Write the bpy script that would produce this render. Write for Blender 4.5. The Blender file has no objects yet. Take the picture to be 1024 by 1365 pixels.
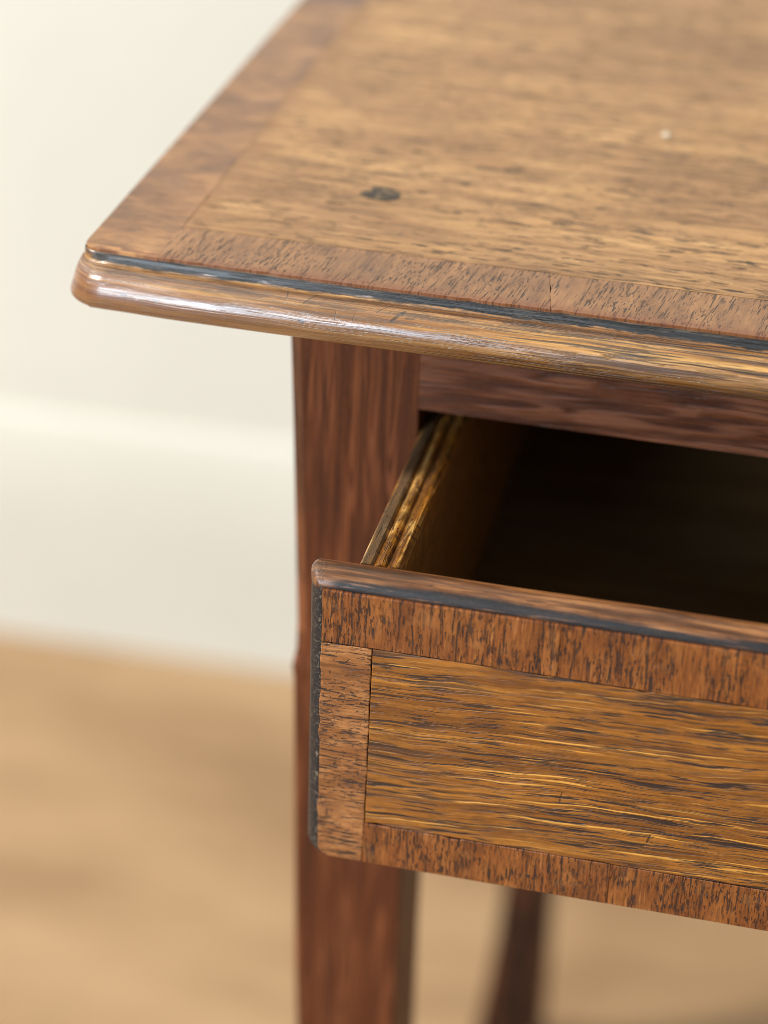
import bpy, bmesh, math, random
from mathutils import Vector, Matrix, Euler, noise as mnoise
R = math.radians
random.seed(7)
scene = bpy.context.scene
COL = scene.collection

# ------------------------------------------------------------------ camera
cam_d = bpy.data.cameras.new('camera')
cam_d.sensor_fit = 'AUTO'; cam_d.sensor_width = 36.0
cam_d.lens = 3003.88 / 1365 * 36.0
cam_d.clip_start = 0.02; cam_d.clip_end = 60
cam_d.dof.use_dof = True
cam_d.dof.focus_distance = 0.578
cam_d.dof.aperture_fstop = 5.1
cam_d.dof.aperture_blades = 0
cam = bpy.data.objects.new('camera', cam_d); COL.objects.link(cam)
M = Matrix.Rotation(0.22005, 3, 'Z') @ Matrix.Rotation(1.03522, 3, 'X') @ Matrix.Rotation(0.03381, 3, 'Z')
cam.matrix_world = Matrix.Translation((0.2019, -0.51986, 0.24871)) @ M.to_4x4()
scene.camera = cam

# ------------------------------------------------------------------ world + lamps
world = bpy.data.worlds.new('World'); scene.world = world; world.use_nodes = True
bg = world.node_tree.nodes['Background']
bg.inputs[0].default_value = (1.0, 0.99, 0.955, 1); bg.inputs[1].default_value = 0.30

def area(name, loc, target, sx, sy, power, color):
    d = bpy.data.lights.new(name, 'AREA'); d.shape = 'RECTANGLE'; d.size = sx; d.size_y = sy
    d.energy = power; d.color = color
    o = bpy.data.objects.new(name, d); COL.objects.link(o); o.location = loc
    o.rotation_euler = (Vector(target) - Vector(loc)).to_track_quat('-Z', 'Y').to_euler()
    return o
area('window_light', (-0.78, -1.95, 0.42), (0.1, 0, -0.05), 0.85, 1.05, 48, (0.74, 0.87, 1.0))
area('high_window_light', (-2.2, -0.61, 2.65), (0.1, 0.0, -0.05), 0.34, 0.34, 160, (1.0, 0.945, 0.87))

scene.view_settings.view_transform = 'Standard'; scene.view_settings.look = 'None'
scene.view_settings.exposure = 0.0; scene.view_settings.gamma = 1.0
scene.render.engine = 'CYCLES'
scene.cycles.use_denoising = True
scene.cycles.max_bounces = 8
scene.cycles.filter_width = 0.7

# ------------------------------------------------------------------ node helper
class NT:
    def __init__(s, name):
        s.m = bpy.data.materials.new(name); s.m.use_nodes = True
        s.t = s.m.node_tree; s.t.nodes.clear()
        s.out = s.t.nodes.new('ShaderNodeOutputMaterial')
        s.b = s.t.nodes.new('ShaderNodeBsdfPrincipled')
        s.t.links.new(s.b.outputs[0], s.out.inputs[0])
    def put(s, sock, v):
        if isinstance(v, bpy.types.NodeSocket): s.t.links.new(v, sock)
        elif isinstance(v, (tuple, list)):
            sock.default_value = tuple(v) + ((1,) if len(v) == 3 and sock.type == 'RGBA' else ())
        else: sock.default_value = v
    def n(s, ty, **kw):
        nd = s.t.nodes.new(ty)
        for k, v in kw.items(): setattr(nd, k, v)
        return nd
    def math(s, op, a, b=0.0, c=None, clamp=False):
        nd = s.n('ShaderNodeMath', operation=op, use_clamp=clamp)
        s.put(nd.inputs[0], a); s.put(nd.inputs[1], b)
        if c is not None: s.put(nd.inputs[2], c)
        return nd.outputs[0]
    def add(s, a, b): return s.math('ADD', a, b)
    def sub(s, a, b): return s.math('SUBTRACT', a, b)
    def mul(s, a, b): return s.math('MULTIPLY', a, b)
    def mx(s, a, b): return s.math('MAXIMUM', a, b)
    def mad(s, a, b, c): return s.math('MULTIPLY_ADD', a, b, c)
    def ss(s, v, lo, hi, a=0.0, b=1.0):
        nd = s.n('ShaderNodeMapRange', interpolation_type='SMOOTHSTEP')
        if isinstance(lo, (int, float)) and isinstance(hi, (int, float)) and lo > hi:
            lo, hi, a, b = hi, lo, b, a
        s.put(nd.inputs[0], v); s.put(nd.inputs[1], lo); s.put(nd.inputs[2], hi); s.put(nd.inputs[3], a); s.put(nd.inputs[4], b)
        return nd.outputs[0]
    def vec(s, x, y=0.0, z=0.0):
        nd = s.n('ShaderNodeCombineXYZ')
        for i, v in enumerate((x, y, z)): s.put(nd.inputs[i], v)
        return nd.outputs[0]
    def sep(s, v):
        nd = s.n('ShaderNodeSeparateXYZ'); s.put(nd.inputs[0], v); return nd.outputs
    def noise(s, v, scale=1.0, detail=3.0, rough=0.55, dist=0.0):
        nd = s.n('ShaderNodeTexNoise'); s.put(nd.inputs['Vector'], v)
        nd.inputs['Scale'].default_value = scale; nd.inputs['Detail'].default_value = detail
        nd.inputs['Roughness'].default_value = rough; nd.inputs['Distortion'].default_value = dist
        return nd.outputs[0]
    def vor(s, v):
        nd = s.n('ShaderNodeTexVoronoi', voronoi_dimensions='2D', feature='F1')
        s.put(nd.inputs['Vector'], v); nd.inputs['Scale'].default_value = 1.0
        c = s.sep(nd.outputs['Color'])
        return nd.outputs['Distance'], c[0], c[1]
    def mix(s, f, a, b, mode='MIX'):
        nd = s.n('ShaderNodeMix', data_type='RGBA', blend_type=mode)
        s.put(nd.inputs[0], f); s.put(nd.inputs[6], a); s.put(nd.inputs[7], b)
        return nd.outputs[2]
    def ramp(s, f, stops):
        nd = s.n('ShaderNodeValToRGB'); cr = nd.color_ramp
        while len(cr.elements) < len(stops): cr.elements.new(0.5)
        for e, (p, c) in zip(cr.elements, stops): e.position = p; e.color = tuple(c) + (1,)
        s.put(nd.inputs[0], f); return nd.outputs[0]
    def bump(s, h, dist, strength=1.0, normal=None):
        nd = s.n('ShaderNodeBump'); s.put(nd.inputs['Height'], h)
        nd.inputs['Distance'].default_value = dist; nd.inputs['Strength'].default_value = strength
        if normal: s.put(nd.inputs['Normal'], normal)
        return nd.outputs[0]
    def obj(s):
        if not hasattr(s, '_tc'):
            s._tc = s.n('ShaderNodeTexCoord'); s._o = s.sep(s._tc.outputs['Object']); s._uv = s.sep(s._tc.outputs['UV'])
            s._r = s.n('ShaderNodeObjectInfo').outputs['Random']
        return s._o
    def seg(s, x, y, x0, y0, x1, y1, w):
        """mask of a scratch from (x0,y0) to (x1,y1), half width w"""
        dx, dy = x1 - x0, y1 - y0; L2 = dx * dx + dy * dy
        ax, ay = s.sub(x, x0), s.sub(y, y0)
        t = s.math('DIVIDE', s.add(s.mul(ax, dx), s.mul(ay, dy)), L2, clamp=True)
        ex, ey = s.sub(ax, s.mul(t, dx)), s.sub(ay, s.mul(t, dy))
        d = s.math('SQRT', s.add(s.mul(ex, ex), s.mul(ey, ey)))
        return s.ss(d, w * 1.25, w * 0.5)

def lin(r, g, b):
    f = lambda c: c / 12.92 if c <= 0.04045 else ((c + 0.055) / 1.055) ** 2.4
    return (f(r / 255), f(g / 255), f(b / 255))

def coords(s, order, rot=0.0, uv=False, rnd=1.0):
    """(along grain, across grain) in metres, shifted per object"""
    o = s.obj()
    ax = {'X': o[0], 'Y': o[1], 'Z': o[2], 'U': s._uv[0], 'V': s._uv[1]}
    g = ax[order[0]]
    c = ax[order[1]]
    if len(order) > 2: c = s.mad(ax[order[2]], 0.93, c)
    if rot:
        g, c = s.add(s.mul(g, math.cos(rot)), s.mul(c, math.sin(rot))), s.sub(s.mul(c, math.cos(rot)), s.mul(g, math.sin(rot)))
    if rnd:
        g = s.mad(s._r, 3.7 * rnd, g); c = s.mad(s._r, 1.9 * rnd, c)
    return g, c

def dashes(s, g, c, ln, wd, rmin, rmax, clus=None, lo=0.4, hi=0.6, ragged=0.35, seed=0.0):
    """short strokes along the grain: pores, flecks"""
    wob = s.noise(s.vec(s.mul(g, 2.2 / ln), s.mul(c, 0.9 / wd), seed + 3), 1, 2)
    gg = s.add(s.mad(g, 1 / ln, seed * 1.31), s.mul(wob, 0.5))
    cc = s.add(s.mad(c, 1 / wd, seed * 2.17), s.mul(wob, 0.8))
    d, r1, r2 = s.vor(s.vec(gg, cc))
    rad = s.mad(r1, rmax - rmin, rmin)
    if clus:
        m = s.noise(s.vec(s.mul(g, clus[0]), s.mul(c, clus[1]), seed + 9), 1, 2)
        rad = s.mul(rad, s.ss(m, lo, hi))
    if ragged:
        rn = s.noise(s.vec(s.mul(g, 9 / ln), s.mul(c, 3.2 / wd), seed), 1, 2)
        rad = s.mul(rad, s.mad(rn, 2 * ragged, 1 - ragged))
    return s.ss(s.sub(rad, d), 0.0, 0.09)

def streak(s, g, c, gf, cf, lo, hi, clus=None, seed=0.0, detail=3):
    """ragged streaks along the grain from a stretched noise"""
    n = s.noise(s.vec(s.mul(g, gf), s.mul(c, cf), seed), 1, detail, 0.6)
    m = s.ss(n, lo, hi)
    if clus:
        k = s.noise(s.vec(s.mul(g, clus[0]), s.mul(c, clus[1]), seed + 40), 1, 2)
        m = s.mul(m, s.ss(k, clus[2], clus[3]))
    return m
def vein(s, g, c, gf, cf, eps, clus, seed=0.0):
    """long thin wavering lines: level curves of a stretched noise"""
    n = s.noise(s.vec(s.mul(g, gf), s.mul(c, cf), seed), 1, 1.5, 0.5)
    k = s.noise(s.vec(s.mul(g, clus[0]), s.mul(c, clus[1]), seed + 40), 1, 2)
    m = None
    for lv in (0.44, 0.56):
        d = s.math('ABSOLUTE', s.sub(n, lv))
        q = s.ss(d, eps, eps * 0.3); m = q if m is None else s.mx(m, q)
    return s.mul(m, s.ss(k, clus[2], clus[3]))

def wood(name, order, cols, streaks=(), veins=(), pores=(), rays=(), rot=0.0, warp=0.0012, tone=(7, 60), fibre=(40, 1600), fib_amt=0.25,
         rings=None, rough=0.34, coat=0.35, coat_r=0.16, relief=0.00022, pore_col=(0.018, 0.013, 0.012), ray_col=(0.62, 0.34, 0.09),
         stains=(), extra=None, rnd=1.0, spec=0.5):
    s = NT(name)
    g, c = coords(s, order, rot, rnd=rnd)
    w = s.noise(s.vec(s.mul(g, 26), s.mul(c, 40), 1.5), 1, 3)
    c = s.mad(s.sub(w, 0.5), warp * 2, c)
    t1 = s.noise(s.vec(s.mul(g, tone[0]), s.mul(c, tone[1]), 0), 1, 5, 0.62)
    t2 = s.noise(s.vec(s.mul(g, tone[0] * 3.5), s.mul(c, tone[1] * 6), 4), 1, 3, 0.6)
    t = s.add(s.mul(t1, 0.62), s.mul(t2, 0.38))
    col = s.ramp(s.ss(t, 0.30, 0.70), cols)
    f = s.noise(s.vec(s.mul(g, fibre[0]), s.mul(c, fibre[1]), 7), 1, 3, 0.7)
    f2 = s.noise(s.vec(s.mul(g, 420), s.mul(c, 900), 2), 1, 2, 0.6)
    ff = s.add(s.mul(f, 0.65), s.mul(f2, 0.35))
    mult = s.ss(ff, 0.25, 0.75, 1 - fib_amt, 1 + fib_amt)
    col = s.mix(1.0, col, s.vec(mult, mult, mult), 'MULTIPLY')
    h = s.mul(ff, 0.45)
    if rings:
        rn = s.noise(s.vec(s.mul(g, rings[0]), s.mul(c, rings[1]), 12), 1, 2, 0.5)
        rm = s.mul(s.ss(rn, rings[2], rings[3]), rings[4])
        col = s.mix(rm, col, rings[5]); h = s.sub(h, s.mul(rm, 0.3))
    for (amt, rc, kw) in rays:
        m = s.mul(dashes(s, g, c, **kw), amt)
        col = s.mix(m, col, rc); h = s.add(h, s.mul(m, 0.35))
    for (amt, rc, kw) in veins:
        m = s.mul(vein(s, g, c, **kw), amt)
        col = s.mix(m, col, rc); h = s.add(h, s.mul(m, 0.35))
    rg = rough
    pm = None
    for (amt, kw) in streaks:
        m = s.mul(streak(s, g, c, **kw), amt)
        pm = m if pm is None else s.mx(pm, m)
    for (amt, kw) in pores:
        m = s.mul(dashes(s, g, c, **kw), amt)
        pm = m if pm is None else s.mx(pm, m)
    if pm is not None:
        col = s.mix(pm, col, pore_col); h = s.sub(h, s.mul(pm, 1.0))
        rg = s.mad(pm, 0.3, rough)
    for (sg, sc, lo, hi, amt, scol) in stains:
        m = s.mul(s.ss(s.noise(s.vec(s.mul(g, sg), s.mul(c, sc), 21 + sg), 1, 4, 0.6), lo, hi), amt)
        col = s.mix(m, col, scol)
    if extra: col, h, rg = extra(s, col, h, rg)
    sm = s.noise(s.vec(s.mul(g, 90), s.mul(c, 90), 31), 1, 3)
    rr = s.mad(sm, 0.22, s.sub(rg, 0.11))
    s.put(s.b.inputs['Base Color'], col); s.put(s.b.inputs['Roughness'], rr)
    s.b.inputs['Specular IOR Level'].default_value = spec
    s.b.inputs['Coat Weight'].default_value = coat
    s.put(s.b.inputs['Coat Roughness'], s.mad(sm, 0.2, coat_r - 0.06))
    s.put(s.b.inputs['Normal'], s.bump(h, relief))
    s.put(s.b.inputs['Coat Normal'], s.bump(h, relief * 0.6))
    return s.m

# ------------------------------------------------------------------ materials
GREY_PORE = lin(66, 56, 46)
def front_edge_stain(s, col, h, rg):
    o = s.obj()
    n = s.noise(s.vec(s.mul(o[0], 120), s.mul(o[1], 260)), 1, 3)
    d = s.mad(s.sub(n, 0.5), 0.006, o[1])
    col = s.mix(s.mul(s.ss(d, 0.0052, 0.0004), 0.62), col, lin(120, 62, 26))
    # old chipped, paler corner
    chip = s.mul(s.ss(o[0], 0.0225, 0.019), s.ss(s.mad(s.sub(n, .5), .004, o[1]), 0.0052, 0.0034))
    chip = s.mul(chip, s.ss(n, .40, .60))
    col = s.mix(s.mul(chip, 0.7), col, lin(204, 146, 86))
    return col, h, rg

def left_margin(s, col, h, rg):
    o = s.obj()   # old polish has blurred the joint with the left border
    n = s.noise(s.vec(s.mul(o[0], 90), s.mul(o[1], 150)), 1, 3)
    big = s.noise(s.vec(s.mul(o[0], 5), s.mul(o[1], 26)), 1, 3)
    col = s.mix(s.ss(big, .42, .66, 0.0, .38), col, lin(128, 88, 50))
    for (x0, y0, x1, y1) in ((.095, .040, .128, .049), (.150, .034, .171, .030), (.112, .070, .120, .098), (.060, .036, .081, .034)):
        k = s.mul(s.seg(o[0], o[1], x0, y0, x1, y1, 0.00022), .4)
        col = s.mix(k, col, lin(214, 178, 130))
    m = s.ss(s.mad(s.sub(n, .5), .020, o[0]), 0.031, 0.022)
    col = s.mix(s.mul(m, .75), col, s.mix(n, lin(118, 80, 46), lin(160, 116, 68)))
    return col, h, rg
M_top = wood('oak_top', 'XY', [(0, lin(126, 89, 49)), (0.35, lin(158, 115, 68)), (0.7, lin(186, 141, 88)), (1, lin(206, 161, 105))],
    streaks=[(0.75, dict(gf=80, cf=620, lo=0.555, hi=0.615, clus=(12, 80, 0.38, 0.55))),
             (0.60, dict(gf=150, cf=1200, lo=0.55, hi=0.62, clus=(20, 100, 0.40, 0.56), seed=5.0)),
             (0.97, dict(gf=95, cf=480, lo=0.60, hi=0.635, seed=9.0)),
             (0.45, dict(gf=24, cf=420, lo=0.56, hi=0.64, seed=14.0))],
    rings=(5, 200, 0.48, 0.64, 0.45, lin(134, 92, 52)), tone=(10, 70), warp=0.0018, fib_amt=0.20, rough=0.38, coat=0.22, coat_r=0.22,
    pore_col=lin(50, 40, 28), relief=0.00014, rot=R(-1.0), rnd=0.0, spec=0.4, extra=left_margin,
    stains=[(22, 34, 0.48, 0.68, 0.5, lin(132, 94, 58)), (14, 22, 0.54, 0.72, 0.35, lin(214, 168, 106)), (45, 60, 0.55, 0.7, 0.35, lin(124, 86, 52))])
BAND = [(0, lin(106, 68, 38)), (0.5, lin(136, 93, 54)), (1, lin(160, 114, 70))]
M_band_front = wood('crossband_top_front', 'YX', BAND,
    streaks=[(0.90, dict(gf=140, cf=1350, lo=0.56, hi=0.615, clus=(40, 120, 0.38, 0.54))),
             (0.85, dict(gf=60, cf=900, lo=0.60, hi=0.65, clus=(20, 90, 0.40, 0.55), seed=4.0)),
             (0.85, dict(gf=420, cf=1400, lo=0.575, hi=0.63, clus=(60, 60, 0.42, 0.56), seed=8.0))],
    fib_amt=0.16, tone=(30, 80), warp=0.0004, rough=0.38, coat=0.28,
    pore_col=lin(56, 43, 38), extra=front_edge_stain, rot=R(7), relief=0.00016)
M_band_left = wood('crossband_top_left', 'XY', [(0, lin(92, 58, 32)), (0.5, lin(128, 86, 49)), (1, lin(164, 117, 70))],
    streaks=[(0.6, dict(gf=80, cf=800, lo=0.57, hi=0.66, clus=(40, 60, 0.42, 0.6)))], fib_amt=0.16, tone=(40, 70), warp=0.0006, rough=0.38, coat=0.28,
    pore_col=lin(58, 44, 38), extra=front_edge_stain, stains=[(70, 50, 0.5, 0.72, 0.5, lin(112, 72, 48)), (40, 40, 0.52, 0.7, 0.4, lin(190, 138, 84))], relief=0.00016)
M_band_dark = wood('crossband_top_dark', 'XY', [(0, lin(84, 52, 36)), (1, lin(118, 80, 58))], fib_amt=0.15, rough=0.4)

DB = [(0, lin(96, 49, 18)), (0.45, lin(128, 70, 27)), (1, lin(156, 94, 42))]
M_dband = wood('crossband_drawer', 'ZX', DB,
    streaks=[(0.93, dict(gf=150, cf=1150, lo=0.555, hi=0.61, clus=(40, 90, 0.38, 0.53))),
             (0.88, dict(gf=330, cf=1400, lo=0.55, hi=0.61, clus=(60, 70, 0.40, 0.54), seed=4.0)),
             (0.85, dict(gf=60, cf=900, lo=0.60, hi=0.645, seed=7.0))],
    rays=[(0.5, lin(190, 124, 66), dict(ln=0.020, wd=0.0011, rmin=0.03, rmax=0.22, clus=(20, 60), lo=0.38, hi=0.6, ragged=0.5, seed=11.0))],
    fib_amt=0.34, tone=(34, 150), warp=0.0005, rough=0.36, coat=0.2, coat_r=0.18, pore_col=lin(38, 23, 18), relief=0.00022, spec=0.4,
    stains=[(60, 60, 0.50, 0.68, 0.4, lin(88, 47, 22)), (150, 150, 0.54, 0.68, 0.3, lin(172, 112, 60))])
M_dband_left = wood('crossband_drawer_left', 'XZ', [(0, lin(110, 63, 28)), (0.5, lin(146, 91, 46)), (1, lin(182, 124, 74))],
    streaks=[(0.92, dict(gf=130, cf=1350, lo=0.55, hi=0.61, clus=(50, 110, 0.37, 0.52))),
             (0.85, dict(gf=420, cf=1500, lo=0.555, hi=0.62, clus=(70, 80, 0.40, 0.54), seed=4.0)),
             (0.6, dict(gf=500, cf=300, lo=0.62, hi=0.67, seed=9.0))],
    fib_amt=0.32, tone=(40, 120), warp=0.0009, rough=0.36, coat=0.22, pore_col=lin(40, 26, 21), relief=0.00028, spec=0.4,
    stains=[(70, 60, 0.52, 0.72, 0.45, lin(104, 60, 32))])
def field_extra(s, col, h, rg):
    o = s.obj()
    for (x0, z0, x1, z1, w, a) in ((0.171, -0.1195, 0.1716, -0.1172, 0.0003, 0.8), (0.1475, -0.1115, 0.148, -0.108, 0.00022, 0.6)):
        m = s.mul(s.seg(o[0], o[2], x0, z0, x1, z1, w), a)
        col = s.mix(m, col, lin(50, 30, 20)); h = s.sub(h, m)
    return col, h, rg
M_field = wood('oak_drawer_field', 'XZ', [(0, lin(100, 56, 14)), (0.38, lin(138, 82, 25)), (0.7, lin(160, 100, 35)), (1, lin(178, 118, 46))],
    streaks=[(0.95, dict(gf=40, cf=800, lo=0.545, hi=0.595, clus=(12, 120, 0.38, 0.50))),
             (0.85, dict(gf=70, cf=1500, lo=0.555, hi=0.62, clus=(14, 120, 0.38, 0.52), seed=5.0)),
             (0.65, dict(gf=15, cf=480, lo=0.57, hi=0.65, seed=8.0))],
    rays=[(0.82, lin(232, 168, 74), dict(ln=0.15, wd=0.0026, rmin=0.06, rmax=0.17, clus=(4, 60), lo=0.18, hi=0.40, ragged=0.30, seed=2.0)),
          (0.78, lin(224, 158, 66), dict(ln=0.12, wd=0.0023, rmin=0.05, rmax=0.17, clus=(6, 80), lo=0.20, hi=0.42, ragged=0.35, seed=13.0)),
          (0.7, lin(206, 142, 60), dict(ln=0.06, wd=0.0015, rmin=0.04, rmax=0.20, clus=(9, 120), lo=0.30, hi=0.50, ragged=0.5, seed=17.0))],
    rings=(4, 300, 0.48, 0.64, 0.45, lin(92, 50, 16)), fib_amt=0.34, tone=(7, 170), warp=0.0022, rot=R(2.8), rough=0.36, coat=0.2, coat_r=0.18, spec=0.4,
    pore_col=lin(34, 22, 17), relief=0.00018, rnd=0.0, extra=field_extra,
    stains=[(50, 90, 0.52, 0.70, 0.45, lin(90, 48, 18))])
ST = dict(streaks=[(0.5, dict(gf=24, cf=560, lo=0.56, hi=0.66, clus=(10, 60, 0.42, 0.58)))],
    veins=[(0.4, lin(156, 90, 54), dict(gf=10, cf=320, eps=0.05, clus=(14, 160, 0.42, 0.58), seed=3.0))],
    fib_amt=0.34, tone=(9, 420), warp=0.0008, rough=0.45, coat=0.06, coat_r=0.25, spec=0.22, pore_col=lin(42, 26, 22), relief=0.0003)
M_stile = wood('red_oak_upright', 'ZXY', [(0, lin(62, 29, 14)), (0.4, lin(81, 40, 19)), (0.75, lin(99, 51, 24)), (1, lin(120, 67, 32))], **ST)
M_stile_shaded = wood('shaded_oak_back_leg', 'ZXY', [(0, lin(25, 15, 10)), (0.4, lin(32, 19, 12)), (0.75, lin(40, 24, 15)), (1, lin(48, 29, 18))], **dict(ST, coat=0.0, spec=0.2, rough=.6))  # same oak darkened in its colour to stand for shade on the back legs
M_rail = wood('red_oak_rail', 'XZY', [(0, lin(54, 26, 13)), (0.45, lin(76, 38, 18)), (1, lin(112, 60, 29))],
    streaks=[(0.5, dict(gf=40, cf=420, lo=0.56, hi=0.66, clus=(14, 90, 0.42, 0.58)))],
    veins=[(0.4, lin(156, 98, 70), dict(gf=14, cf=150, eps=0.06, clus=(24, 160, 0.42, 0.58), seed=3.0))],
    fib_amt=0.28, tone=(20, 330), warp=0.001, rough=0.42, coat=0.08, coat_r=0.25, spec=0.25, pore_col=lin(48, 30, 24), relief=0.0005, rot=R(1.5))
def side_extra(s, col, h, rg):
    o = s.obj()
    n = s.noise(s.vec(s.mul(o[0], 900), s.mul(o[1], 160), s.mul(o[2], 300)), 1, 3)
    x = s.mad(s.add(o[1], 0.0583), 0.0099, s.mad(s.sub(n, .5), .0014, o[0]))
    grey = s.mul(s.ss(x, 0.0945, 0.0936), s.ss(x, 0.0906, 0.0914))
    col = s.mix(s.mul(grey, .8), col, lin(92, 76, 56))
    grv = s.mul(s.ss(x, 0.0970, 0.0976), s.ss(x, 0.0996, 0.0986))
    col = s.mix(s.mul(grv, .55), col, lin(84, 48, 14))
    inner = s.ss(x, 0.1012, 0.1018)  # inner face coloured lighter, standing in for light inside the drawer
    col = s.mix(s.mul(inner, .75), col, s.mix(n, lin(150, 92, 40), lin(216, 150, 78)))
    return col, h, rg
M_side = wood('drawer_side_oak', 'YXZ', [(0, lin(84, 50, 16)), (0.4, lin(136, 86, 28)), (0.75, lin(178, 116, 38)), (1, lin(212, 150, 60))],
    streaks=[(0.8, dict(gf=70, cf=900, lo=0.55, hi=0.64, clus=(40, 300, 0.40, 0.58))), (0.7, dict(gf=500, cf=1500, lo=0.58, hi=0.66, seed=3.0))],
    veins=[(0.6, lin(240, 192, 112), dict(gf=20, cf=300, eps=0.05, clus=(60, 260, 0.45, 0.6), seed=3.0))],
    fib_amt=0.35, tone=(20, 380), warp=0.0005, rough=0.4, coat=0.25, pore_col=lin(34, 22, 14), relief=0.0004,
    stains=[(140, 240, 0.46, 0.60, 0.6, lin(64, 40, 20)), (60, 500, 0.5, 0.62, 0.5, lin(88, 52, 20))], extra=side_extra)
M_inside = wood('drawer_bottom_wood', 'XYZ', [(0, lin(104, 76, 40)), (1, lin(138, 106, 62))], fib_amt=0.2, rough=0.7, coat=0.0,
    stains=[(14, 14, 0.5, 0.7, 0.4, lin(122, 110, 86))])
M_core = wood('dark_glue_core', 'XY', [(0, lin(30, 22, 17)), (1, lin(46, 33, 24))], fib_amt=0.3, rough=0.6, coat=0.0)
M_under = wood('raw_underside', 'XY', [(0, lin(70, 44, 26)), (1, lin(96, 62, 38))], fib_amt=0.2, rough=0.6, coat=0.0)

BLACK = lin(24, 23, 23)
def nosing_material():
    s = NT('worn_oak_nosing'); o = s.obj()
    u, v = s._uv[0], s._uv[1]
    wv = s.mad(s.sub(s.noise(s.vec(s.mul(u, 20), s.mul(v, 60)), 1, 3), .5), 0.0020, v)
    t = s.noise(s.vec(s.mul(u, 9), s.mul(wv, 260), 0), 1, 5, 0.65)
    col = s.ramp(s.ss(t, 0.3, 0.7), [(0, lin(98, 60, 26)), (0.4, lin(148, 98, 46)), (0.7, lin(184, 132, 68)), (1, lin(208, 160, 94))])
    f = s.noise(s.vec(s.mul(u, 34), s.mul(wv, 2300), 4), 1, 3, 0.7)
    mult = s.ss(f, 0.25, 0.75, 0.74, 1.22)
    col = s.mix(1.0, col, s.vec(mult, mult, mult), 'MULTIPLY')
    h = s.mul(f, 0.4)
    wear = s.ss(s.mad(s.sub(s.noise(s.vec(s.mul(u, 30), s.mul(v, 200), 8), 1, 3), .5), 0.09, u), 0.07, 0.17)   # more open grain away from the corner
    p1 = streak(s, u, wv, 16, 950, 0.525, 0.585, (8, 330, 0.32, 0.48))
    p2 = streak(s, u, wv, 50, 1700, 0.53, 0.61, (16, 300, 0.34, 0.50), seed=6.0)
    p = s.mul(s.mx(s.mul(p1, 1.0), s.mul(p2, 0.9)), s.mad(wear, 0.5, 0.5))
    col = s.mix(p, col, lin(50, 34, 20)); h = s.sub(h, s.mul(p, 0.8))
    mot = s.ss(s.noise(s.vec(s.mul(u, 55), s.mul(v, 420), 17), 1, 4, 0.65), 0.46, 0.58)
    col = s.mix(s.mul(s.mul(mot, s.ss(v, 0.0135, 0.0085)), s.mad(wear, -0.45, 0.85)), col, lin(72, 44, 24))
    # darker brown towards the lower side, redder towards the left end
    low = s.ss(s.mad(s.sub(t, .5), 0.004, v), 0.0125, 0.0165)
    col = s.mix(s.mul(low, 0.45), col, lin(112, 68, 30))
    red = s.mul(s.ss(s.add(u, s.mul(s.sub(t, .5), .1)), 0.07, 0.0), s.ss(v, 0.006, 0.011))
    col = s.mix(s.mul(red, 0.6), col, lin(112, 66, 44))
    # ebonised quirk below the veneer
    en = s.noise(s.vec(s.mul(u, 90), s.mul(v, 420), 5), 1, 4, 0.65)
    en2 = s.noise(s.vec(s.mul(u, 14), 0.0, 2), 1, 2)
    vb = s.add(s.mad(s.sub(en, .5), 0.0040, v), s.mul(s.sub(en2, .5), 0.0020))
    blk = s.mul(s.ss(vb, 0.0042, 0.0035), s.ss(s.mad(s.sub(en, .5), .012, o[0]), 0.002, 0.005))
    rub = s.ss(s.noise(s.vec(s.mul(u, 60), s.mul(v, 900), 15), 1, 4, 0.7), 0.51, 0.62)
    blkc = s.mix(s.mul(rub, 0.55), BLACK, lin(92, 80, 66))
    rim = s.mul(s.ss(s.mad(s.sub(en, .5), .0012, v), 0.0016, 0.0010), s.ss(en2, .40, .60))  # pale line painting a highlight into the quirk's rounded top edge
    blkc = s.mix(s.mul(rim, .8), blkc, lin(158, 126, 100))
    col = s.mix(blk, col, blkc)
    # scratches and bruises, (path u, profile v)
    for (x0, v0, x1, v1, w, a) in SCR:
        m = s.mul(s.seg(o[0], v, x0, v0, x1, v1, w), a)
        col = s.mix(m, col, lin(44, 34, 28)); h = s.sub(h, s.mul(m, 0.15))
    sp = s.noise(s.vec(s.mul(u, 300), s.mul(v, 500), 9), 1, 2)
    spots = s.mul(s.ss(sp, 0.70, 0.74), 0.6)
    col = s.mix(spots, col, lin(56, 44, 36))
    rn = s.noise(s.vec(s.mul(u, 70), s.mul(v, 500), 3), 1, 4, 0.6)
    rr = s.add(s.mad(wear, 0.08, 0.38), s.mul(s.sub(rn, .5), 0.25))
    rr = s.mad(blk, 0.2, s.mad(p, 0.25, rr))
    s.put(s.b.inputs['Base Color'], col); s.put(s.b.inputs['Roughness'], rr)
    s.b.inputs['Specular IOR Level'].default_value = 0.55
    s.b.inputs['Coat IOR'].default_value = 1.9
    worn = s.ss(s.noise(s.vec(s.mul(u, 26), s.mul(wv, 1500), 23), 1, 4, 0.65), 0.40, 0.58)
    s.put(s.b.inputs['Coat Weight'], s.mul(s.mul(s.mad(wear, -0.5, 1.0), s.mad(worn, 0.5, 0.5)), s.mad(blk, -0.85, 1.0))); s.put(s.b.inputs['Coat Roughness'], s.mad(rn, 0.24, 0.14))
    s.put(s.b.inputs['Normal'], s.bump(h, 0.00024)); s.put(s.b.inputs['Coat Normal'], s.bump(s.mul(h, s.mad(wear, 0.55, 0.32)), 0.0002))
    return s.m
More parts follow.
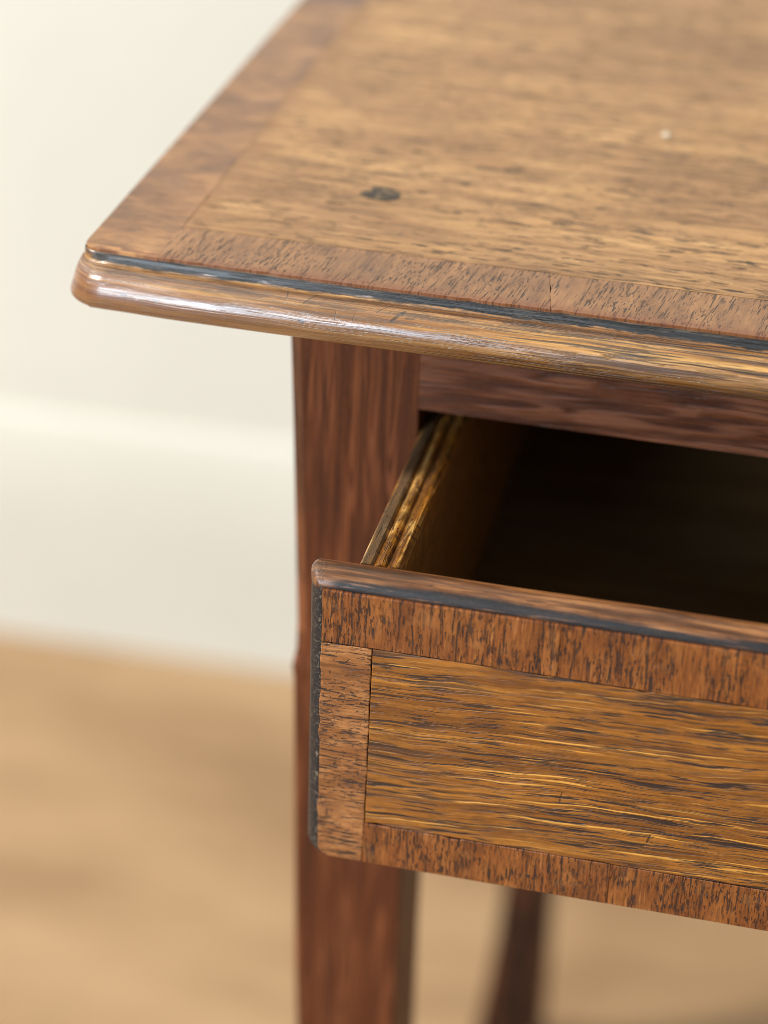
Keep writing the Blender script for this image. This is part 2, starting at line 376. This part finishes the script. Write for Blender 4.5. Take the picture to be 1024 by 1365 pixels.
SCR = [(0.0385, 0.0052, 0.0355, 0.0085, 0.00018, 0.8), (0.0585, 0.0050, 0.0592, 0.0088, 0.00016, 0.8), (0.0665, 0.0052, 0.0640, 0.0100, 0.00022, 0.85),
       (0.0870, 0.0052, 0.0835, 0.0098, 0.00018, 0.8), (0.0905, 0.0082, 0.0880, 0.0118, 0.0005, 0.85), (0.0915, 0.0106, 0.0935, 0.0104, 0.0004, 0.6),
       (0.1215, 0.0072, 0.1240, 0.0064, 0.0008, 0.7), (0.1165, 0.0071, 0.1185, 0.0069, 0.0006, 0.55), (0.1268, 0.0068, 0.1272, 0.0075, 0.0003, .5),
       (0.0640, 0.0150, 0.0646, 0.0151, 0.0007, 0.75), (0.0150, 0.0152, 0.0156, 0.0152, 0.0006, 0.55), (0.0240, 0.0152, 0.0250, 0.0152, 0.0005, .5),
       (0.0730, 0.0112, 0.0731, 0.0140, 0.00014, .6), (0.0780, 0.0112, 0.0778, 0.0130, 0.00014, .6)]
M_nose = nosing_material()

def lip_material():
    s = NT('ebonised_drawer_lip'); o = s.obj(); u, v = s._uv[0], s._uv[1]
    t = s.noise(s.vec(s.mul(u, 24), s.mul(v, 420)), 1, 5, 0.7)
    col = s.ramp(s.ss(t, .3, .7), [(0, lin(58, 36, 20)), (.45, lin(104, 64, 35)), (1, lin(166, 112, 66))])
    f = s.noise(s.vec(s.mul(u, 50), s.mul(v, 2000), 4), 1, 3, .7)
    mu = s.ss(f, .25, .75, .75, 1.2); col = s.mix(1.0, col, s.vec(mu, mu, mu), 'MULTIPLY')
    e = s.noise(s.vec(s.mul(u, 22), s.mul(v, 120), 5), 1, 4, .65)
    e2 = s.noise(s.vec(s.mul(o[0], 14), s.mul(o[2], 14), 8), 1, 2)
    edge = s.add(s.mad(s.sub(e, .5), .0044, v), s.mul(s.sub(e2, .5), .0034))
    left = s.ss(o[0], 0.0836, 0.0830)
    top = s.ss(edge, 0.0050, 0.0036)
    side = s.ss(edge, 0.0105, 0.0085)
    cor = s.mul(s.ss(o[2], -0.0580, -0.0560), s.ss(o[0], 0.0875, 0.0835))
    m = s.add(s.mul(s.sub(1.0, left), top), s.mul(left, side))
    m = s.mul(m, s.sub(1.0, s.mul(cor, 0.85)))
    sp = s.ss(s.noise(s.vec(s.mul(o[0], 900), s.mul(o[1], 900), s.mul(o[2], 900)), 1, 3, .75), .50, .66)
    blk = s.mix(s.mul(sp, s.mad(left, .42, .10)), lin(30, 30, 32), lin(96, 88, 76))
    rubl = s.mul(s.mul(left, s.ss(s.mad(s.sub(e, .5), .0030, v), 0.0024, 0.0014)), s.mul(sp, 0.6))
    blk = s.mix(rubl, blk, lin(150, 132, 106))
    thru = s.ss(s.noise(s.vec(s.mul(u, 40), s.mul(v, 700), 19), 1, 4, .7), .52, .64)
    m = s.mul(m, s.sub(1.0, s.mul(s.mul(thru, s.sub(1.0, left)), .7)))
    col = s.mix(s.mul(m, .96), col, blk)
    rn = s.noise(s.vec(s.mul(o[0], 160), s.mul(o[1], 300), s.mul(o[2], 160)), 1, 3)
    p = dashes(s, u, v, ln=0.012, wd=0.0016, rmin=.02, rmax=.26, clus=(20, 120), lo=.45, hi=.62)
    col = s.mix(s.mul(p, .6), col, lin(46, 32, 24))
    s.put(s.b.inputs['Base Color'], col); s.put(s.b.inputs['Roughness'], s.mad(m, .14, s.mad(rn, .4, .16)))
    s.put(s.b.inputs['Coat Weight'], s.mad(m, -.30, .4))
    s.put(s.b.inputs['Specular IOR Level'], s.mad(m, -.2, .5)); s.put(s.b.inputs['Coat Roughness'], s.mad(e, .4, .02))
    hh = s.add(s.mul(f, .30), s.add(s.mul(rn, .22), s.mul(sp, s.mul(left, .3))))
    s.put(s.b.inputs['Normal'], s.bump(hh, .00035)); s.put(s.b.inputs['Coat Normal'], s.bump(hh, .0002))
    return s.m
M_lip = lip_material()

def plain(name, cols, scale, rough, bump=0.0, stretch=(1, 1, 1), spec=0.5):
    s = NT(name); o = s.obj()
    v = s.vec(s.mul(o[0], scale * stretch[0]), s.mul(o[1], scale * stretch[1]), s.mul(o[2], scale * stretch[2]))
    t = s.noise(v, 1, 4, .6)
    s.put(s.b.inputs['Base Color'], s.ramp(s.ss(t, .3, .7), cols)); s.b.inputs['Roughness'].default_value = rough
    s.b.inputs['Specular IOR Level'].default_value = spec
    if bump: s.put(s.b.inputs['Normal'], s.bump(s.noise(v, 12, 3), bump))
    return s.m
M_wall = plain('cream_wall_paint', [(0, lin(223, 221, 209)), (1, lin(230, 228, 217))], 3, .75, .0004)
M_skirt = plain('skirting_paint', [(0, lin(221, 219, 206)), (1, lin(227, 225, 213))], 3, .35, .0002)
def floor_material():
    s = NT('pale_brown_floor'); o = s.obj()
    x, y = o[0], o[1]
    t = s.noise(s.vec(s.mul(x, 3.2), s.mul(y, 9), 0), 1, 4, .6)
    t2 = s.noise(s.vec(s.mul(x, 4), s.mul(y, 14), 5), 1, 2, .5)
    k = s.add(s.mul(t, .6), s.mul(t2, .4))
    col = s.ramp(s.ss(k, .34, .66), [(0, lin(150, 118, 83)), (.5, lin(168, 135, 98)), (1, lin(181, 149, 111))])
    f = s.noise(s.vec(s.mul(x, 40), s.mul(y, 900)), 1, 3, .7); mu = s.ss(f, .25, .75, .86, 1.1)
    col = s.mix(1.0, col, s.vec(mu, mu, mu), 'MULTIPLY')
    s.put(s.b.inputs['Base Color'], col); s.b.inputs['Roughness'].default_value = .5
    s.put(s.b.inputs['Normal'], s.bump(f, .0002))
    return s.m
M_floor = floor_material()
M_knot = plain('dark_knot', [(0, lin(30, 25, 20)), (.5, lin(58, 47, 35)), (1, lin(128, 102, 72))], 330, .5, .0004)
M_speck = plain('white_speck', [(0, lin(214, 200, 178)), (1, lin(230, 218, 198))], 300, .3)

# ------------------------------------------------------------------ object helpers
FLOOR = -0.68
def mesh_obj(name, verts, faces, mat, parent=None, smooth=False, uvs=None, loc=(0, 0, 0)):
    me = bpy.data.meshes.new(name); me.from_pydata([tuple(v) for v in verts], [], faces); me.update()
    bm = bmesh.new(); bm.from_mesh(me); bmesh.ops.recalc_face_normals(bm, faces=bm.faces); bm.to_mesh(me); bm.free()
    if uvs:
        l = me.uv_layers.new(name='UVMap')
        for lp in me.loops: l.data[lp.index].uv = uvs[lp.vertex_index]
    for p in me.polygons: p.use_smooth = smooth
    me.materials.append(mat)
    o = bpy.data.objects.new(name, me); COL.objects.link(o)
    if parent is not None:
        o.parent = parent
        w = Vector((0, 0, 0)); q = parent
        while q is not None: w += q.location; q = q.parent
        o.location = Vector(loc) - w
    else: o.location = loc
    return o
def empty(name, loc, label, cat):
    o = bpy.data.objects.new(name, None); COL.objects.link(o); o.location = loc; o.empty_display_size = .05
    o['label'] = label; o['category'] = cat; return o
def box(name, x0, x1, y0, y1, z0, z1, mat, parent, bev=0.0008):
    bm = bmesh.new(); bmesh.ops.create_cube(bm, size=1)
    for v in bm.verts:
        v.co = Vector((x0 + (v.co.x + .5) * (x1 - x0), y0 + (v.co.y + .5) * (y1 - y0), z0 + (v.co.z + .5) * (z1 - z0)))
    if bev: bmesh.ops.bevel(bm, geom=list(bm.edges), offset=bev, segments=2, affect='EDGES')
    vs = [v.co.copy() for v in bm.verts]; bm.verts.index_update(); fs = [[v.index for v in f.verts] for f in bm.faces]; bm.free()
    return mesh_obj(name, vs, fs, mat, parent)

def strip(name, corners, to3, mat, parent, thick=0.001, amp=0.00010, step=0.003, bev=0.00022, chips=1.0, label=None):
    """veneer piece: a polygon given by its corners, uneven hand-cut edges, a small softened arris"""
    pts = []
    n = len(corners)
    for i in range(n):
        a = Vector(corners[i]); b = Vector(corners[(i + 1) % n]); L = (b - a).length
        k = max(1, int(L / step)); d = (b - a) / L; nn = Vector((d.y, -d.x))
        for j in range(k):
            p = a + (b - a) * (j / k)
            if j:
                q = amp * (mnoise.noise(Vector((p.x * 160, p.y * 160, 3.1))) + .7 * mnoise.noise(Vector((p.x * 620, p.y * 620, 9.7))))
                if chips and random.random() < 0.05 * chips: q -= random.uniform(.0001, .00035)
                p = p + nn * q * 1.4
            pts.append(p)
    m = len(pts); area2 = sum(pts[i].x * pts[(i + 1) % m].y - pts[(i + 1) % m].x * pts[i].y for i in range(m))
    sg = 1 if area2 > 0 else -1
    ins = []
    for i in range(m):
        t = (pts[(i + 1) % m] - pts[i - 1]); t.normalize()
        ins.append(pts[i] + Vector((-t.y, t.x)) * sg * bev)
    V = [to3(p.x, p.y, 0) for p in ins] + [to3(p.x, p.y, bev * .7) for p in pts] + [to3(p.x, p.y, thick) for p in pts]
    F = [list(range(m))] + [[i, (i + 1) % m, m + (i + 1) % m, m + i] for i in range(m)] + [[m + i, m + (i + 1) % m, 2 * m + (i + 1) % m, 2 * m + i] for i in range(m)] + [list(range(2 * m, 3 * m))]
    o = mesh_obj(name, V, F, mat, parent)
    if label: o['label'] = label
    return o

def smooth_profile(pts, sub=3):
    """Catmull-Rom through the profile"""
    out = []
    P = [pts[0]] + list(pts) + [pts[-1]]
    for i in range(1, len(P) - 2):
        for k in range(sub):
            t = k / sub; q = []
            for a in (0, 1):
                p0, p1, p2, p3 = P[i - 1][a], P[i][a], P[i + 1][a], P[i + 2][a]
                q.append(.5 * (2 * p1 + (p2 - p0) * t + (2 * p0 - 5 * p1 + 4 * p2 - p3) * t * t + (3 * p1 - p0 - 3 * p2 + p3) * t ** 3))
            out.append(tuple(q))
    out.append(tuple(pts[-1])); return out

# ------------------------------------------------------------------ the room
def wall_y(x): return 0.7837 + 0.035 * x
fl = mesh_obj('floor', [(-4, -4, FLOOR), (4, -4, FLOOR), (4, 1.2, FLOOR), (-4, 1.2, FLOOR)], [[0, 1, 2, 3]], M_floor); fl['kind'] = 'structure'
xs = (-4.0, 4.0)
wl = mesh_obj('wall', [(x, wall_y(x) + dy, z) for x in xs for (dy, z) in ((0, FLOOR - .02), (0, 2.4), (.12, 2.4), (.12, FLOOR - .02))],
              [[0, 1, 5, 4], [1, 2, 6, 5], [2, 3, 7, 6], [3, 0, 4, 7], [0, 1, 2, 3], [4, 5, 6, 7]], M_wall); wl['kind'] = 'structure'
sk_prof = [(-.0105, FLOOR), (-.0105, -0.5790), (-.0102, -0.5640), (-.0095, -0.5490), (-.0084, -0.5340), (-.0070, -0.5210), (-.0056, -0.5110), (-.0042, -0.5040), (-.0030, -0.4995), (-.0018, -0.4980), (.004, -0.4980), (.004, FLOOR)]
k = len(sk_prof)
sk = mesh_obj('skirting_board', [(x, wall_y(x) + a, z) for x in xs for a, z in sk_prof],
              [[i, (i + 1) % k, k + (i + 1) % k, k + i] for i in range(k)] + [list(range(k)), list(range(k, 2 * k))], M_skirt, wl)

# ------------------------------------------------------------------ side table
W, DEP = 0.72, 0.478          # top, measured between the quirks
B = 0.02198                   # crossband width
table = empty('side_table', (W / 2, DEP / 2, FLOOR), 'antique oak side table with crossbanded top, worn moulded edge and open drawer', 'table')

# --- top: dark core, veneers, moulded edge
ident = lambda x, y, d: (x, y, -d)
RK = 0.0048                   # radius of the worn front-left corner
def bow(x): return 0.0012 * math.exp(-max(x, 0) / 0.035)
top = box('tabletop', 0.0026, W - .0026, 0.0034, DEP - .0012, -0.0142, -0.0009, M_core, table, 0)
top.data.materials.append(M_under)
for p in top.data.polygons:
    if p.normal.z < -.5: p.material_index = 1
G = 0.00012
strip('veneer_panel', [(B - .00010, B + G), (W - B - G, B + G), (W - B - G, DEP - B - G), (B - .00010, DEP - B - G)], ident, M_top, top, bev=.00006, amp=.00005, chips=.4)
jx = [0.0212, 0.1255, 0.2030, 0.2900, 0.3750, 0.4620, 0.5500, 0.6240, W - .0212]
sk_ = [0.0004, 0.0020, -0.001, 0.0015, -.0012, 0.001, 0.0008, -.001, 0.0]
for i in range(len(jx) - 1):
    a, b = jx[i], jx[i + 1]; sa, sb = sk_[i], sk_[i + 1]
    ya = bow(a) if i == 0 else 0.0
    g = .00005
    strip('veneer_strip', [(a + sa + g, ya), (a + .5 * (b - a), 0), (b + sb - g, 0), (b - sb - g, B - G), (a - sa + g, B - G)], ident, M_band_front, top, bev=.0001)
    strip('veneer_strip', [(a + G, DEP - B + G), (b - G, DEP - B + G), (b - G, DEP), (a + G, DEP)], ident, M_band_front, top)
jy = [0.0014, 0.104, 0.2215, 0.335, DEP - .001]
for i in range(4):
    a, b = jy[i], jy[i + 1]
    dark = i == 2
    head = [(RK - RK * math.cos(R(q)), a + RK - RK * math.sin(R(q))) for q in (0, 18, 36, 54, 72, 90)] if i == 0 else [(0.0, a + .00004)]
    strip('veneer_strip', head + [(B - .0003 if i == 0 else B - .00020, a + (-.00096 if i == 0 else .00004)), (B - .00020, b - .00004), (0.0, b - .00004)], lambda x, y, d: (x, y, -d - .00002), M_band_dark if dark else M_band_left, top, amp=.00003, bev=.00005, chips=0,
          label='darker patch of crossband veneer on the left border' if dark else None)
    strip('veneer_strip', [(W - B + G, a + G), (W, a + G), (W, b - G), (W - B + G, b - G)], ident, M_band_left, top)

prof = smooth_profile([(-0.0012, -0.0010), (-0.0002, -0.0008), (0.0004, -0.0012), (0.0008, -0.0022), (0.0014, -0.0032), (0.0024, -0.0034), (0.0040, -0.0032), (0.0062, -0.0035),
        (0.0085, -0.0044), (0.0101, -0.0063), (0.0108, -0.0086), (0.0104, -0.0108), (0.0090, -0.0128), (0.0070, -0.0141), (0.0045, -0.0146), (-0.0020, -0.0147)], 3)
arc = [0.0]
for i in range(1, len(prof)): arc.append(arc[-1] + math.dist(prof[i], prof[i - 1]))
stations = []     # (base point, normal angle, scale)
def run(p0, p1, ang, s0, n, bowed=False, skip_last=False):
    for i in range(n + 1):
        t = i / n; x = p0[0] + (p1[0] - p0[0]) * t; y = p0[1] + (p1[1] - p0[1]) * t
        if bowed: y += bow(x)
        stations.append((x, y, ang, s0))
SKEY = [(0.0, -.0003), (-.0012, .0001), (-.004, .0003), (-.0065, .0009), (-.009, .0019), (-.0115, .0031), (-.0130, .0033), (-.0141, .0026), (-.0146, .0012), (-.0148, -.0020)]
def side_o(z):
    for (z0, o0), (z1, o1) in zip(SKEY, SKEY[1:]):
        if z >= z1: return o0 + (o1 - o0) * (z0 - z) / (z0 - z1)
    return SKEY[-1][1]
run((0, DEP), (0, RK + 0.0013), 180, 0.0, 60)
for i in range(1, 30):
    t = i / 30; a = R(180 + 90 * t); stations.append((RK - .0004 * math.sin(math.pi * t) + RK * math.cos(a), RK + .0013 + RK * math.sin(a), 180 + 90 * t, 0.86 * t ** 1.6))
for i in range(0, 171):
    x = RK + (W - RK) * i / 170.0
    stations.append((x, bow(x), 270, 0.86 + 0.14 * min(1, x / .03) if x < W - .03 else 0.86 + .14 * (W - x) / .03))
for i in range(1, 12):
    t = i / 12; stations.append((W, 0, 270 + 90 * t, 0.86 * (1 - t) ** 1.8))
run((W, 0), (W, DEP), 360, 0.0, 40)
run((W, DEP), (0, DEP), 450, 0.0, 30)
V, UV, F = [], [], []
u = -0.482; prev = None
npf = len(prof)
for (x, y, a, sc) in stations:
    nx, ny = math.cos(R(a)), math.sin(R(a))
    if prev: u += math.dist(prev, (x + nx * .008 * max(sc, .3), y + ny * .008 * max(sc, .3)))
    prev = (x + nx * .008 * max(sc, .3), y + ny * .008 * max(sc, .3))
    for j, (o, z) in enumerate(prof):
        k1 = min(1, max(0, (o - .001) / .004))
        wob = (0.00022 * mnoise.noise(Vector((u * 22, arc[j] * 120, 1))) + 0.00010 * mnoise.noise(Vector((u * 90, arc[j] * 260, 5)))) * (1 + k1)
        zz = z + 0.00025 * mnoise.noise(Vector((u * 14, 3.3, 7))) * k1
        so = side_o(z) if j < npf - 1 else -.002
        oo = so + (o - so) * sc + wob * (.4 + .6 * sc)
        V.append((x + nx * oo, y + ny * oo, zz)); UV.append((u, arc[j]))
ns = len(stations)
for i in range(ns):
    i2 = (i + 1) % ns
    if i2 == 0: continue
    for j in range(npf - 1):
        F.append([i * npf + j, i2 * npf + j, i2 * npf + j + 1, i * npf + j + 1])
mesh_obj('edge_moulding', V, F, M_nose, top, True, UV)

# knot and white speck on the panel
def blob(name, cx, cy, rx, ry, h, mat, parent, seed):
    vs = [(cx, cy, h)]; fs = []; n = 20
    for ring, (f, hh) in enumerate(((.55, h * .9), (1.0, 0.00005))):
        for i in range(n):
            a = 2 * math.pi * i / n; q = 1 + .38 * mnoise.noise(Vector((math.cos(a) * 1.3, math.sin(a) * 1.3, seed)))
            vs.append((cx + rx * f * q * math.cos(a), cy + ry * f * q * math.sin(a), hh))
    for i in range(n):
        j = (i + 1) % n
        fs.append([0, 1 + i, 1 + j]); fs.append([1 + i, 1 + n + i, 1 + n + j, 1 + j])
    return mesh_obj(name, vs, fs, mat, parent, True)
blob('knot', 0.0685, 0.0606, 0.0058, 0.0050, 0.0002, M_knot, top, 1.0)
blob('pale_speck', 0.1401, 0.1317, 0.0014, 0.0014, 0.0007, M_speck, top, 2.0)  # small pale raised dot on the panel

# --- legs (upright stile above, tapering leg with a small flared foot below)
def leg_mesh():
    # z, outer offset from x=0.0508 (same offset in y), inner width position
    keys = [(-.0149, .0000, .0385, 1), (-.06, .0012, .0385, 1), (-.128, .0026, .0385, 1), (-.1365, .0028, .0385, .6), (-.1415, .0022, .0385, .12), (-.146, .0027, .0385, .10), (-.20, .0033, .0385, .1), (-.26, .0038, .0382, .1),
            (-.33, .0054, .0384, .12), (-.42, .0092, .0386, .15), (-.50, .0135, .0388, .2), (-.545, .0148, .0393, .25), (-.58, .0128, .0395, .3), (-.62, .0085, .0396, .35), (-.65, .0050, .0394, .4), (-.668, .0030, .0390, .5), (-.68, .0042, .0380, .5)]
    V, F = [], []
    rings = []
    for z, o, inn, ch in keys:
        c = .0044 * ch + .0005; w = .0007 if z < -.143 else .00012
        ring = [(o + c * .8, o), (inn - w, o), (inn, o + w), (inn, inn - w), (inn - w, inn), (o + w, inn), (o, inn - w), (o, o + c)]
        rings.append([(x, y, z) for x, y in ring])
    fine = []
    for i in range(len(rings) - 1):
        fine.append(rings[i])
    fine.append(rings[-1])
    for r in fine: V += r
    n = 8
    for i in range(len(fine) - 1):
        for j in range(n):
            F.append([i * n + j, i * n + (j + 1) % n, (i + 1) * n + (j + 1) % n, (i + 1) * n + j])
    F.append(list(range(n))); F.append(list(range((len(fine) - 1) * n, len(fine) * n)))
    return V, F
LX, LY = 0.0508, 0.0220
V, F = leg_mesh()
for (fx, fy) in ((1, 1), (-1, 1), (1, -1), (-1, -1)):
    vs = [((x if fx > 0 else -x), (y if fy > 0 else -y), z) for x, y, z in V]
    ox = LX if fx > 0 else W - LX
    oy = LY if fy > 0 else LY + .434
    mesh_obj('leg', vs, F, M_stile if fy > 0 else M_stile_shaded, table, False, None, (ox, oy, 0))
XI = LX + .0385               # opening edge
# --- rails
box('top_rail', XI + .00002, W - XI - .00002, LY + .0001, LY + .018, -.0462, -.0149, M_rail, table, .0002)
box('bottom_rail', XI + .0001, W - XI - .0001, LY + .0004, LY + .018, -.142, -.129, M_rail, table, .0006)
box('side_rail', LX + .006, LX + .024, LY + .0387, LY + .3953, -.142, -.0149, M_stile, table)
box('side_rail', W - LX - .024, W - LX - .006, LY + .0387, LY + .3953, -.142, -.0149, M_stile, table)
box('back_rail', XI + .0001, W - XI - .0001, LY + .410, LY + .428, -.142, -.0149, M_rail, table)
for x in (XI, W - XI - .014):
    box('drawer_runner', x, x + .014, LY + .019, LY + .409, -.1405, -.1290, M_inside, table)

# --- drawer, pulled out
YAW = 0.0099; Xd, Yd, Zd = 0.08326, -0.05829, -0.05711
DW = W - 2 * XI + 2 * .0058   # veneered face width
HB = 0.0850
c_, s_ = math.cos(YAW), math.sin(YAW)
def D(x, v, d):  # x along, v down, d back from the face
    return (Xd + c_ * x - s_ * d, Yd + s_ * x + c_ * d, Zd - v)
lipp = smooth_profile([(-.0012, .0012), (-.0003, .0009), (.0002, .0008), (.0009, .0009), (.0020, .0014), (.0031, .0024), (.0039, .0040), (.0043, .0060), (.0041, .0078), (.0033, .0090), (.0016, .0097), (-.003, .0099)], 3)
larc = [0.0]
for i in range(1, len(lipp)): larc.append(larc[-1] + math.dist(lipp[i], lipp[i - 1]))
st = []
def seg(p0, p1, ang, sc, n):
    for i in range(n + 1):
        t = i / n; st.append((p0[0] + (p1[0] - p0[0]) * t, p0[1] + (p1[1] - p0[1]) * t, ang, sc))
RC = 0.0034
seg((0, HB - RC), (0, 0), 180, .92, 26)
for i in range(1, 8):
    a = 180 + 90 * i / 8; st.append((0, 0, a, (.92 + .08 * i / 8) * min(1.24, 1 / max(abs(math.cos(R(a))), abs(math.sin(R(a)))))))
seg((0, 0), (DW, 0), 270, 1.0, 110)
for i in range(1, 8): st.append((DW, 0, 270 + 90 * i / 8, 1.0))
seg((DW, 0), (DW, HB), 360, .92, 16)
for i in range(1, 6): st.append((DW, HB, 360 + 90 * i / 6, .92 - .72 * i / 6))
seg((DW, HB), (RC, HB), 450, .16, 60)
for i in range(1, 8):
    a = 90 * i / 8; st.append((RC - RC * math.sin(R(a)), HB - RC + RC * math.cos(R(a)), 450 + a, .16 + .76 * i / 8))
V, UV, F = [], [], []; nl = len(lipp); uu = 0; prev = None
for (x, v, a, sc) in st:
    nx, nv = math.cos(R(a)), math.sin(R(a))
    q = (x + nx * .003, v + nv * .003)
    if prev: uu += math.dist(prev, q)
    prev = q
    for j, (o, d) in enumerate(lipp):
        k1 = min(1, max(0, (o) / .003))
        wob = (.00010 * mnoise.noise(Vector((uu * 40, larc[j] * 150, 2))) + .00003 * mnoise.noise(Vector((uu * 150, larc[j] * 300, 8)))) * k1
        V.append(D(x + nx * (o * sc + wob), v + nv * (o * sc + wob), d + wob)); UV.append((uu, larc[j]))
n = len(st)
for i in range(n):
    for j in range(nl - 1):
        F.append([i * nl + j, ((i + 1) % n) * nl + j, ((i + 1) % n) * nl + j + 1, i * nl + j + 1])
F.append([i * nl for i in range(n)]); F.append([i * nl + nl - 1 for i in range(n)])
drawer = mesh_obj('drawer', V, F, M_lip, table, True, UV)
fD = lambda x, y, d: D(x, y, d)
S1, S2, LB = 0.0157, 0.07167, 0.01353
g2 = 0.00010
# top band: pieces run across the full width; left band below it; bottom band from the left band's inner edge
tj = [0.0002, 0.061, 0.1395, 0.225, 0.315, 0.40, 0.48, DW - .0002]
for i in range(len(tj) - 1):
    strip('veneer_strip', [(tj[i] + g2 * .3, .0001), (tj[i + 1] - g2 * .3, .0001), (tj[i + 1] - g2 * .3, S1 - g2), (tj[i] + g2 * .3, S1 - g2)], fD, M_dband, drawer, chips=.4, thick=.0014)
rc = []
for i in range(0, 7):
    a = R(90 * i / 6); rc.append((.0002 + RC - RC * math.cos(a), HB - .0001 - RC + RC * math.sin(a)))
strip('veneer_strip', [(LB - g2 * 1.6, S1 + g2 * 1.6), (.0002, S1 + g2)] + rc + [(LB - .0012, HB - .0001), (LB - .0006 - g2, S2 - .004)], fD, M_dband_left, drawer, chips=2.5, thick=.0014, label='paler end strip of crossband on the drawer front')
strip('veneer_strip', [(DW - LB, S1 + g2), (DW - .0002, S1 + g2), (DW - .0002, HB), (DW - LB, HB)], fD, M_dband_left, drawer, thick=.0014)
bj = [LB - .001, 0.079, 0.152, 0.235, 0.33, 0.42, DW - LB]
for i in range(len(bj) - 1):
    strip('veneer_strip', [(bj[i] + g2 * .4, S2 + g2), (bj[i + 1] - g2 * .3, S2 + g2), (bj[i + 1] - g2 * .3, HB), (bj[i] + g2 * .4, HB)], fD, M_dband, drawer, chips=.3, amp=.00005, thick=.0014)
strip('veneer_panel', [(LB + g2, S1 + g2), (DW - LB - g2, S1 + g2), (DW - LB - g2, S2 - g2), (LB - .0006 + g2, S2 - g2)], fD, M_field, drawer, chips=1.0, thick=.0014)
# box of the drawer
def extrude(name, sec, d0, d1, mat, nseg=24, mirror=False, wobble=.00030):
    """section (x, z) swept back along the drawer's depth"""
    V, F = [], []; m = len(sec)
    for i in range(nseg + 1):
        d = d0 + (d1 - d0) * (i / nseg) ** 1.5
        for j, (x, z) in enumerate(sec):
            w = wobble * mnoise.noise(Vector((d * 90, j * 1.7, 4))) if z > -.06 else 0
            xx = DW - (x - Xd) if mirror else x - Xd
            V.append((Xd + c_ * xx - s_ * d, Yd + s_ * xx + c_ * d, z + w))
    for i in range(nseg):
        for j in range(m):
            F.append([i * m + j, i * m + (j + 1) % m, (i + 1) * m + (j + 1) % m, (i + 1) * m + j])
    F.append(list(range(m))); F.append(list(range(nseg * m, (nseg + 1) * m)))
    return mesh_obj(name, V, F, mat, drawer)
sec = [(.0904, -.0558), (.0907, -.0545), (.0912, -.0541), (.0934, -.0541), (.0939, -.0546), (.0942, -.0551), (.0946, -.0549), (.0951, -.0541), (.0962, -.0538), (.0970, -.0541), (.0974, -.0549), (.0979, -.0550),
       (.0984, -.0543), (.0994, -.0540), (.1006, -.0542), (.1014, -.0549), (.1018, -.0560), (.1021, -.060), (.1023, -.1285), (.0904, -.1285)]
extrude('drawer_side', sec, .0102, .34, M_side)
extrude('drawer_side', sec, .0102, .34, M_side, mirror=True)
def dbox(name, x0, x1, d0, d1, z0, z1, mat):
    V = [D(x, Zd - z, d) for x in (x0, x1) for d in (d0, d1) for z in (z0, z1)]
    return mesh_obj(name, V, [[0, 1, 3, 2], [4, 5, 7, 6], [0, 1, 5, 4], [2, 3, 7, 6], [0, 2, 6, 4], [1, 3, 7, 5]], mat, drawer)
dbox('drawer_bottom', .0192, DW - .0192, .0102, .327, -.1275, -.1215, M_inside)
dbox('drawer_back', .0192, DW - .0192, .328, .339, -.1275, -.060, M_inside)
